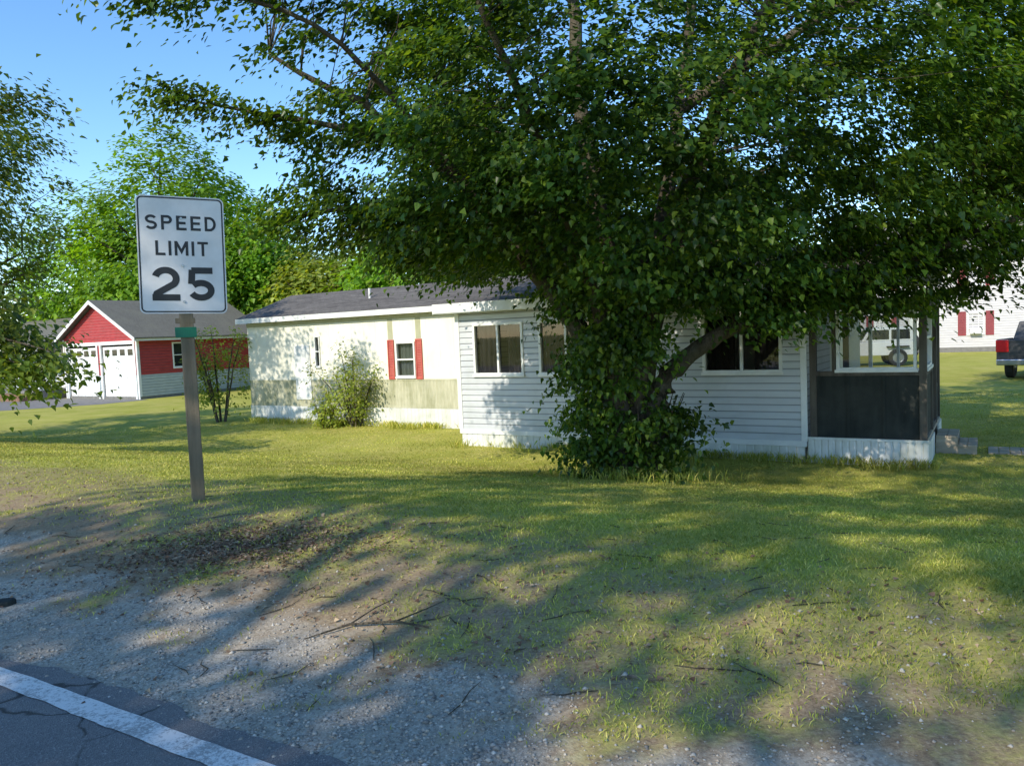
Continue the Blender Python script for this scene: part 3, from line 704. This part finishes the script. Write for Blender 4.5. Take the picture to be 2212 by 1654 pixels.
def glyph(ch,w,t):
    l,r,bt,tp=t/2,w-t/2,t/2,1-t/2;cx=w/2
    if ch=='E': return [[(l,0),(l,1)],[(t,tp),(w,tp)],[(t,.5),(w*.92,.5)],[(t,bt),(w,bt)]]
    if ch=='L': return [[(l,0),(l,1)],[(t,bt),(w,bt)]]
    if ch=='I': return [[(w/2,0),(w/2,1)]]
    if ch=='T': return [[(0,tp),(w,tp)],[(cx,0),(cx,1-t)]]
    if ch=='M': return [[(l,0),(l,1)],[(r,0),(r,1)],[(l+.02,1-t*.3),(cx,.28),(r-.02,1-t*.3)]]
    if ch=='P': return [[(l,0),(l,1)],[(t,tp)]+arc(w-t/2-.22,.5+(1-t)/4,.22,(1-t)/4,90,-90)+[(t,.5)]] 
    if ch=='D': return [[(l,0),(l,1)],[(t,tp)]+arc(w-t/2-.34,.5,.34,(1-t)/2,90,-90)+[(t,bt)]]
    ry=(1-t)/4
    if ch=='S': return [arc(cx,1-t/2-ry,w/2-t/2,ry,25,270,22)+arc(cx,t/2+ry,w/2-t/2,ry,90,-155,22)[1:]]
    if ch=='2': return [arc(cx,1-t/2-.25,w/2-t/2,.25,165,-40,22)+[(l+.03,t+.02),(l+.0,bt+.03)],[(l-t/2,bt),(w,bt)]]
    if ch=='5': return [[(w-.04,tp),(l+.03,tp)],[(l+.05,1-t*.4),(l+.02,.50)],arc(cx,.315,w/2-t/2,.315-t/2,140,-155,24)]
def lettering(txt,cz,h,tot,t,ws):
    sp=(tot-sum(ws)*h)/(len(txt)-1);x=-tot/2;k=0
    for ch,w in zip(txt,ws):
        b=Bd()
        for st in glyph(ch,w,t):
            k+=1;y=-.0098-.0002*(k%4)
            P=[np.array(p,float) for p in st];L=[];R=[]
            for i,p in enumerate(P):
                d0=P[i]-P[i-1] if i>0 else P[1]-P[0];d1=P[i+1]-P[i] if i<len(P)-1 else d0
                if np.linalg.norm(d0)<1e-6:d0=d1
                if np.linalg.norm(d1)<1e-6:d1=d0
                d0=d0/np.linalg.norm(d0);d1=d1/np.linalg.norm(d1);n0=np.array([-d0[1],d0[0]]);n1=np.array([-d1[1],d1[0]]);m=n0+n1;m/=np.linalg.norm(m)
                s=t/2/max(.45,float(m@n0));L.append(p+m*s);R.append(p-m*s)
            for i in range(len(P)-1):
                q=[L[i],L[i+1],R[i+1],R[i]];b.poly(*[(x+a[0]*h,y,cz-h/2+a[1]*h) for a in q])
        b.obj("letter",M['signblack'],plate);x+=w*h+sp
lettering("SPEED",.262,.118,.535,.175,[.74,.70,.66,.66,.74])
lettering("LIMIT",.055,.118,.40,.175,[.62,.175,.88,.175,.70])
lettering("25",-.235,.275,.475,.19,[.76,.76])
for z in(.30,-.085,-.38):
    Bd().tube([(0,-.0105,z),(0,-.016,z)],[.011,.009],8).obj("bolt",M['steel'],plate)
b=Bd();b.box(-.095,.07,-.012,-.004,1.54-pz,1.625-pz);b.obj("tag",M['green'],sign,bevel=.002)
b=Bd();b.box(-.085,.065,-.004,.106,1.66-pz,1.70-pz);b.obj("bracket",M['wood'],sign)

# ---------------------------------------------------------------- main tree
rng=np.random.default_rng(21)
tb=np.array([1.75,11.0,float(zt(1.75,11.0))])
B0=tb-[0,0,.2]
limbs=[([B0,(1.5,11,.4),(1.05,10.9,1.3),(.2,10.7,2.6),(-1.2,10.2,4.0),(-2.8,9.7,5.0)],.18,.02),
([B0+[.05,.05,0],(1.6,11.0,.8),(1.45,10.9,2.2),(1.15,10.7,4),(1.05,10.8,6.2),(1.2,11,8.6)],.18,.03),
([B0+[.1,-.05,0],(2.0,10.8,.3),(2.3,10.7,.9),(2.85,10.5,1.35),(4.0,10.3,1.75),(7.6,10,3.0)],.17,.02),
([B0,(1.8,10.7,1),(2.2,9.9,2.8),(2.6,9.0,4.2),(3.2,7.8,5.6)],.14,.02),
([B0+[.1,.1,0],(2.1,11.4,1.4),(3.0,12.3,3.6),(4.6,13.4,6.5)],.15,.02),
([B0+[-.05,.1,0],(1.4,11.6,1.5),(.4,12.7,3.6),(-1.0,14,6)],.14,.02),
([B0+[-.1,-.05,0],(1.35,10.5,1.2),(.6,9.2,3.2),(-.3,7.6,5.0)],.11,.02),
([B0+[.05,0,0],(1.95,11.1,1.8),(2.5,11,4.5),(3.0,11,8.5)],.16,.02),
([(.2,10.7,2.6),(-.9,9.8,3.9),(-2.0,8.6,4.9),(-3.6,8.0,5.15)],.045,.008),
([(-1.2,10.2,4.0),(-2.6,10.0,4.3),(-4.1,9.9,4.6)],.04,.008),
([(2.5,11,4.5),(4.6,10.3,5.6),(7,9.6,6.6)],.08,.012),
([(1.45,10.9,2.2),(-.3,10.6,3.1),(-2.2,10.3,3.2),(-3.1,10.3,3.0)],.05,.01)]
cen=ellip_clusters(rng,1480,(1.9,11,4.9),(4.7,7.6),(4.4,5.2),6.2,3.4,.42,.45,4,.28,4)
zmin=np.where(cen[:,0]<.6,2.45,1.85)+(n3(cen,.8,3)-.5)*.6
cen=cen[cen[:,2]>zmin]
ex=[]
def spray(p0,p1,n,sp):
    for t in np.linspace(.05,1,n):
        ex.append(np.array(p0)*(1-t)+np.array(p1)*t+rng.normal(size=3)*np.array([sp,sp,sp*.6])*(1.1-.5*t))
spray((-1.2,10.2,4.0),(-4.2,9.9,4.65),20,.20);spray((-1.5,8.8,5.4),(-3.9,8.0,5.15),16,.15);spray((-.3,10.6,3.2),(-3.1,10.3,3.0),26,.30)
spray((-1.0,10.6,2.9),(-2.9,10.6,3.7),24,.4);spray((0,10.3,2.8),(-1.6,10.0,2.45),14,.28)
for i in range(75): ex.append(np.array([rng.uniform(-2.75,-.2),rng.uniform(9.0,10.8),rng.uniform(3.6,7.2)]))
spray((2.4,10.0,2.1),(3.4,9.6,1.55),18,.24);spray((3.2,10.2,1.85),(5.4,10.1,1.72),26,.30);spray((5,10.2,2.1),(8.8,9.9,2.0),26,.38)
spray((1.15,10.3,2.2),(1.15,10.1,1.2),12,.20);spray((1.7,10.2,2.3),(1.75,10.25,1.1),14,.22)
spray((4.4,11.2,2.4),(8.5,11.4,2.2),18,.4)
cen=np.concatenate([cen,np.array(ex)])
bs=[]
for i in range(115):
    a=rng.uniform(0,2*math.pi);z=rng.uniform(-.6,1.45);rr=(.80-.20*abs(z-.1))*math.sqrt(rng.uniform(.25,1))
    if math.cos(a)>.2 and z>.4: continue
    bs.append((1.66+rr*math.cos(a)*1.1-.12*max(0,z),10.9+rr*math.sin(a),z))
cen=np.concatenate([cen,np.array(bs)])
bsl=[([B0+[.1*math.cos(a),.1*math.sin(a),0],tb+[.45*math.cos(a),.45*math.sin(a),.6],tb+[.7*math.cos(a),.7*math.sin(a),1.2]],.02,.005) for a in np.linspace(0,6,14)]
build_tree("linden_tree","large spreading linden tree with leafy shoots around its base",tb,limbs+bsl,cen,.34,140,.078,M['leafm'],77,(1.9,11,3.0),.5,.34,.011,updir=.7)

simple_tree("linden_tree","green linden tree with drooping low branches beside the driveway",-14.6,16.6,9.4,4.8,1.9,M['leafl'],41,430,105,.11,.5,.40,.3,.22,twigp=.12,
 sprays=[((-10.8,14.5,2.7),(-8.5,13.2,2.2),10,.2),((-10.3,13.8,2.0),(-7.7,13.0,1.5),16,.18),((-10.2,13.8,1.7),(-8.1,13.2,1.2),10,.18),((-10.8,14.5,5.3),(-8.3,14.2,6.1),12,.2)])
simple_tree("roadside_tree","tall leafy roadside tree shading the verge",-8.6,-7.6,17.5,5.9,5.2,M['leafl'],52,350,66,.20,.55,.46,.42,.3)
simple_tree("linden_tree","broad linden tree with sunlit yellow green crown beyond the porch",13.6,15.0,12,5.6,2.6,M['leafl'],63,560,75,.11,.5,.42,.35,.22)
bg=[(-20.5,48,16.0,6.4,1.6,M['leafb'],"bright green maple tree behind the red garage"),
(-15.4,47,11.5,4.2,1.4,M['leafb'],"rounded green maple tree behind the red garage"),
(-27,52,13,5.5,1.5,M['leafb'],"green maple tree behind the pale house"),
(-10.0,44,8.0,4.0,1,M['leafy'],"small light green tree behind the mobile home"),
(-4.5,38,8.6,3.8,1.2,M['leafb'],"green tree behind the mobile home roof"),
(1.5,36,11,4.8,1.5,M['leafd'],"dark green tree behind the mobile home"),
(9,42,13,5.5,1.6,M['leafd'],"tall dark tree behind the mobile home"),
(17,58,14,6,1.8,M['leafb'],"tall green tree near the shuttered house"),
(36,50,15,6.5,2,M['leafb'],"green tree beside the shuttered house")]
for i,(x,y,h,r,zb,mt,lb) in enumerate(bg):
    simple_tree("background_tree",lb,x,y,h,r,zb,mt,100+i*3,280 if i>1 else 400,66,.28,.95,.36,.16,.28,.4,.10)
rng=np.random.default_rng(5)
n=420;xw=rng.uniform(-130,150,n);yw=rng.uniform(85,120,n);top=4+6*fbm(xw*.06,yw*0,2)
cw=np.stack([xw,yw,-.5+top*rng.random(n)**.6],1)
o=add(leaf_cloud("distant_woods",rng,cw,3.2,45,1.5,(0,100,-20),.7),"distant_woods",M['leafd']);o["kind"]="stuff";o["label"]="distant line of green woods beyond the houses"

def shrub(name,label,x,y,h,r,mat,seed,ncl,per,ls,open_=False):
    rng=np.random.default_rng(seed);z0=float(zt(x,y));cen=[];limbs=[]
    for i in range(11 if not open_ else 8):
        a=rng.uniform(0,6.28);rr=r*rng.uniform(.3,1)
        tip=np.array([x+rr*math.cos(a),y+rr*math.sin(a),z0+h*rng.uniform(.6,1)])
        b0=np.array([x+.12*math.cos(a),y+.12*math.sin(a),z0-.05])
        limbs.append(([b0,(b0+tip)/2+[0,0,.1*h],tip],.018 if not open_ else .03,.004))
        for t in np.linspace(.25 if not open_ else .35,1,ncl//10):cen.append(b0*(1-t)+tip*t+rng.normal(size=3)*r*.16)
    build_tree(name,label,(x,y,z0),limbs,np.array(cen),r*.24,per,ls,mat,seed,(x,y,z0+h*.3),.3,.9,.006,"shrub",.5)
shrub("shrub","light green leafy shrub against the cream mobile home wall",-4.1,19.9,2.1,1.05,M['leafy'],201,90,30,.07)
shrub("shrub","open twiggy shrub at the end of the mobile home",-8.6,22.6,3.0,.95,M['leafy'],202,80,38,.08,True)
shrub("shrub","low light green shrub at the mobile home wall",-4.9,19.9,.9,.55,M['leafy'],203,40,22,.07)

# ---------------------------------------------------------------- ground cover
rng=np.random.default_rng(8)
def frustum(n,y0,y1,k=.74):
    Y=np.exp(rng.uniform(math.log(y0),math.log(y1),n));X=rng.uniform(-k,k,n)*Y;return X,Y
def inhouse(X,Y,m=0):
    dx=X-A[0];dy=Y-A[1];p=dx*.848-dy*.53;q=dx*.53+dy*.848
    return ((p>0-m)&(p<8.4+m)&(q>-m)&(q<6.2))|((p>-9.2)&(p<8.4)&(q>2.25-m)&(q<6.2))
def blades(name,X,Y,H,Wd,lean=.5):
    n=len(X);Z=zt(X,Y)-.003;a=rng.uniform(0,2*math.pi,n);la=rng.uniform(0,2*math.pi,n);l=H*lean*rng.uniform(.2,1.4,n)
    P=np.stack([X,Y,Z],1);s=np.stack([np.cos(a),np.sin(a),a*0],1)*Wd[:,None]*.5
    mid=P+np.stack([np.cos(la)*l*.35,np.sin(la)*l*.35,H*.6],1);tip=P+np.stack([np.cos(la)*l,np.sin(la)*l,H],1)
    V=np.stack([P-s*.8,mid+s,tip,mid-s],1).reshape(-1,3)
    return fast_mesh(name,V,np.arange(n*4).reshape(-1,4))
X,Y=frustum(340000,2.6,22)
g1,g2,g3=masks(X,Y);pt=fbm(X*2.2,Y*2.2,44)
k=(rng.random(len(X))<g3**1.3*(.30+.9*pt))&~inhouse(X,Y)&(sdist(X,Y)>2.0)
X=X[k];Y=Y[k];H=rng.uniform(.010,.030,len(X))*(.7+.7*fbm(X*1.5,Y*1.5,9));Wd=.0028+.0007*Y
o=add(blades("lawn_grass",X,Y,H,Wd,1.0),"lawn_grass",M['blade']);o["kind"]="stuff";o["label"]="short patchy lawn grass"
p=rng.uniform(-9.1,8.5,9000);q=np.where(p<0,2.22,-.05)-np.abs(rng.normal(size=9000))*.10
q-= .35*(fbm(p*1.3,p*0,8)>.62)*rng.random(9000)
X=A[0]+p*.848+q*.53;Y=A[1]-p*.53+q*.848
kk=rng.random(9000)<np.clip(fbm(p*1.1,p*0+3,6)*1.8-.45,0,1);X=X[kk];Y=Y[kk]
a=rng.uniform(0,6.28,2500);r=.3+np.abs(rng.normal(size=2500))*.45
X=np.r_[X,tb[0]+r*np.cos(a)];Y=np.r_[Y,tb[1]+r*np.sin(a)]
H=rng.uniform(.05,.20,len(X));o=add(blades("weeds",X,Y,H,.006+.0006*Y,.6),"weeds",M['blade']);o["kind"]="stuff";o["label"]="tall weeds along the skirting and tree base"
X,Y=frustum(140000,2.4,9,.76);g1,g2,g3=masks(X,Y);s=sdist(X,Y)
k=(s>1.78)&(rng.random(len(X))<g1*.9*(fbm(X*3,Y*3,71)*1.3-.05)+.04*(s<4.2));X=X[k];Y=Y[k];n=len(X)
R=.0017+.0023*rng.exponential(1,n);R=np.clip(R,.0017,.013)*(1+.06*Y)
O=np.array([[1,0,0],[0,1,0],[-1,0,0],[0,-1,0],[0,0,.7],[0,0,-.5]])
V=O[None]*rng.uniform(.6,1.3,(n,6,1))*R[:,None,None];a=rng.uniform(0,6.28,n);ca_,sa=np.cos(a)[:,None],np.sin(a)[:,None]
V=np.stack([V[:,:,0]*ca_-V[:,:,1]*sa+X[:,None],V[:,:,0]*sa+V[:,:,1]*ca_+Y[:,None],V[:,:,2]+(zt(X,Y)+R*.2)[:,None]],2)
FF=np.array([[0,1,4],[1,2,4],[2,3,4],[3,0,4],[1,0,5],[2,1,5],[3,2,5],[0,3,5]])
o=add(fast_mesh("gravel",V.reshape(-1,3),(FF[None]+6*np.arange(n)[:,None,None]).reshape(-1,3)),"gravel",M['pebble']);o["kind"]="stuff";o["label"]="loose grey gravel on the road shoulder"
n=9000;X,Y=frustum(n,2.9,10,.74);g1,g2,g3=masks(X,Y)
Xa=-1.85+rng.normal(size=4200)*.5;Ya=5.1+rng.normal(size=4200)*.28-.1*(Xa+1.95)
k=rng.random(n)<(g2*.4+.03);X=np.r_[X[k],Xa];Y=np.r_[Y[k],Ya];n=len(X)
nr=np.array([0,0,1.])+rng.normal(size=(n,3))*.3;d=rng.normal(size=(n,3))
o=add(leaf_mesh("fallen_leaves",np.stack([X,Y,zt(X,Y)+.010],1),nr,d,rng.uniform(.009,.032,n)),"fallen_leaves",M['litterm']);o["kind"]="stuff";o["label"]="dry brown leaf litter on bare soil"
b=Bd()
for i in range(110):
    x,y=frustum(1,2.9,7.5,.7);x=float(x[0]);y=float(y[0])
    if sdist(x,y)<2.1:continue
    a=rng.uniform(0,6.28);L=rng.uniform(.06,.3);P=[]
    for t in np.linspace(-.5,.5,4):
        xx=x+math.cos(a)*L*t+rng.normal()*.01;yy=y+math.sin(a)*L*t+rng.normal()*.01;P.append((xx,yy,float(zt(xx,yy))+.006))
    b.tube(P,[.002,.003,.0025,.001],4)
o=b.obj("twigs",M['bark']);o["kind"]="stuff";o["label"]="small fallen twigs scattered on the verge"
def gp(x,y,h=.01):return (x,y,float(zt(x,y))+h)
b=Bd();b.tube([gp(-1.05,3.62),gp(-.85,3.72,.02),gp(-.62,3.70,.025),gp(-.45,3.62,.015)],[.003,.006,.007,.005],6)
b.tube([gp(-.85,3.72,.02),gp(-.75,3.86,.03),gp(-.68,3.98)],[.005,.003,.002],5);b.tube([gp(-.62,3.70,.025),gp(-.48,3.82,.02),gp(-.40,3.9)],[.005,.003,.002],5)
o=b.obj("fallen_branch",M['bark']);o["label"]="broken dead branch lying on the gravel";o["category"]="branch"
b=Bd();b.prism([(0,0),(.07,-.02),(.11,.02),(.09,.06),(.03,.075),(-.02,.04)],0,.045,'z')
o=b.obj("rock",M['panel'],None,(-3.04,4.36,float(zt(-3.0,4.4))-.012),(0,0,.4),bevel=.012);o["label"]="dark flat rock at the gravel edge";o["category"]="rock"

# ---------------------------------------------------------------- light, world, camera
EL=rad(34);h=Vector((-.62,-.785,0)).normalized();ts=Vector((h.x*math.cos(EL),h.y*math.cos(EL),math.sin(EL)))
sl=bpy.data.lights.new("sun",'SUN');sl.energy=5.0;sl.angle=rad(.5);sl.color=(1,.92,.77)
so=bpy.data.objects.new("sun",sl);COL.objects.link(so);so.rotation_euler=ts.to_track_quat('Z','Y').to_euler()
wd=bpy.data.worlds.new("World");scene.world=wd;wd.use_nodes=True;nt=wd.node_tree
sk=nt.nodes.new('ShaderNodeTexSky');sk.sky_type='NISHITA';sk.sun_disc=False;sk.sun_elevation=EL;sk.sun_rotation=math.atan2(h.x,h.y)%(2*math.pi)
sk.ozone_density=3.0;sk.air_density=1.0;sk.dust_density=.1
hs=nt.nodes.new('ShaderNodeHueSaturation');hs.inputs['Saturation'].default_value=1.16;nt.links.new(sk.outputs[0],hs.inputs['Color'])
bgn=nt.nodes['Background'];bgn.inputs[1].default_value=.27;nt.links.new(hs.outputs[0],bgn.inputs[0])
cam=bpy.data.cameras.new("camera");cam.sensor_width=36;cam.lens=27.05;cam.clip_end=2000;cam.clip_start=.05
co=bpy.data.objects.new("camera",cam);COL.objects.link(co)
Rm=Matrix.Rotation(rad(90-3.58),4,'X')@Matrix.Rotation(rad(-2.4),4,'Z')
co.rotation_euler=Rm.to_euler();co.location=(0,0,1.45);scene.camera=co
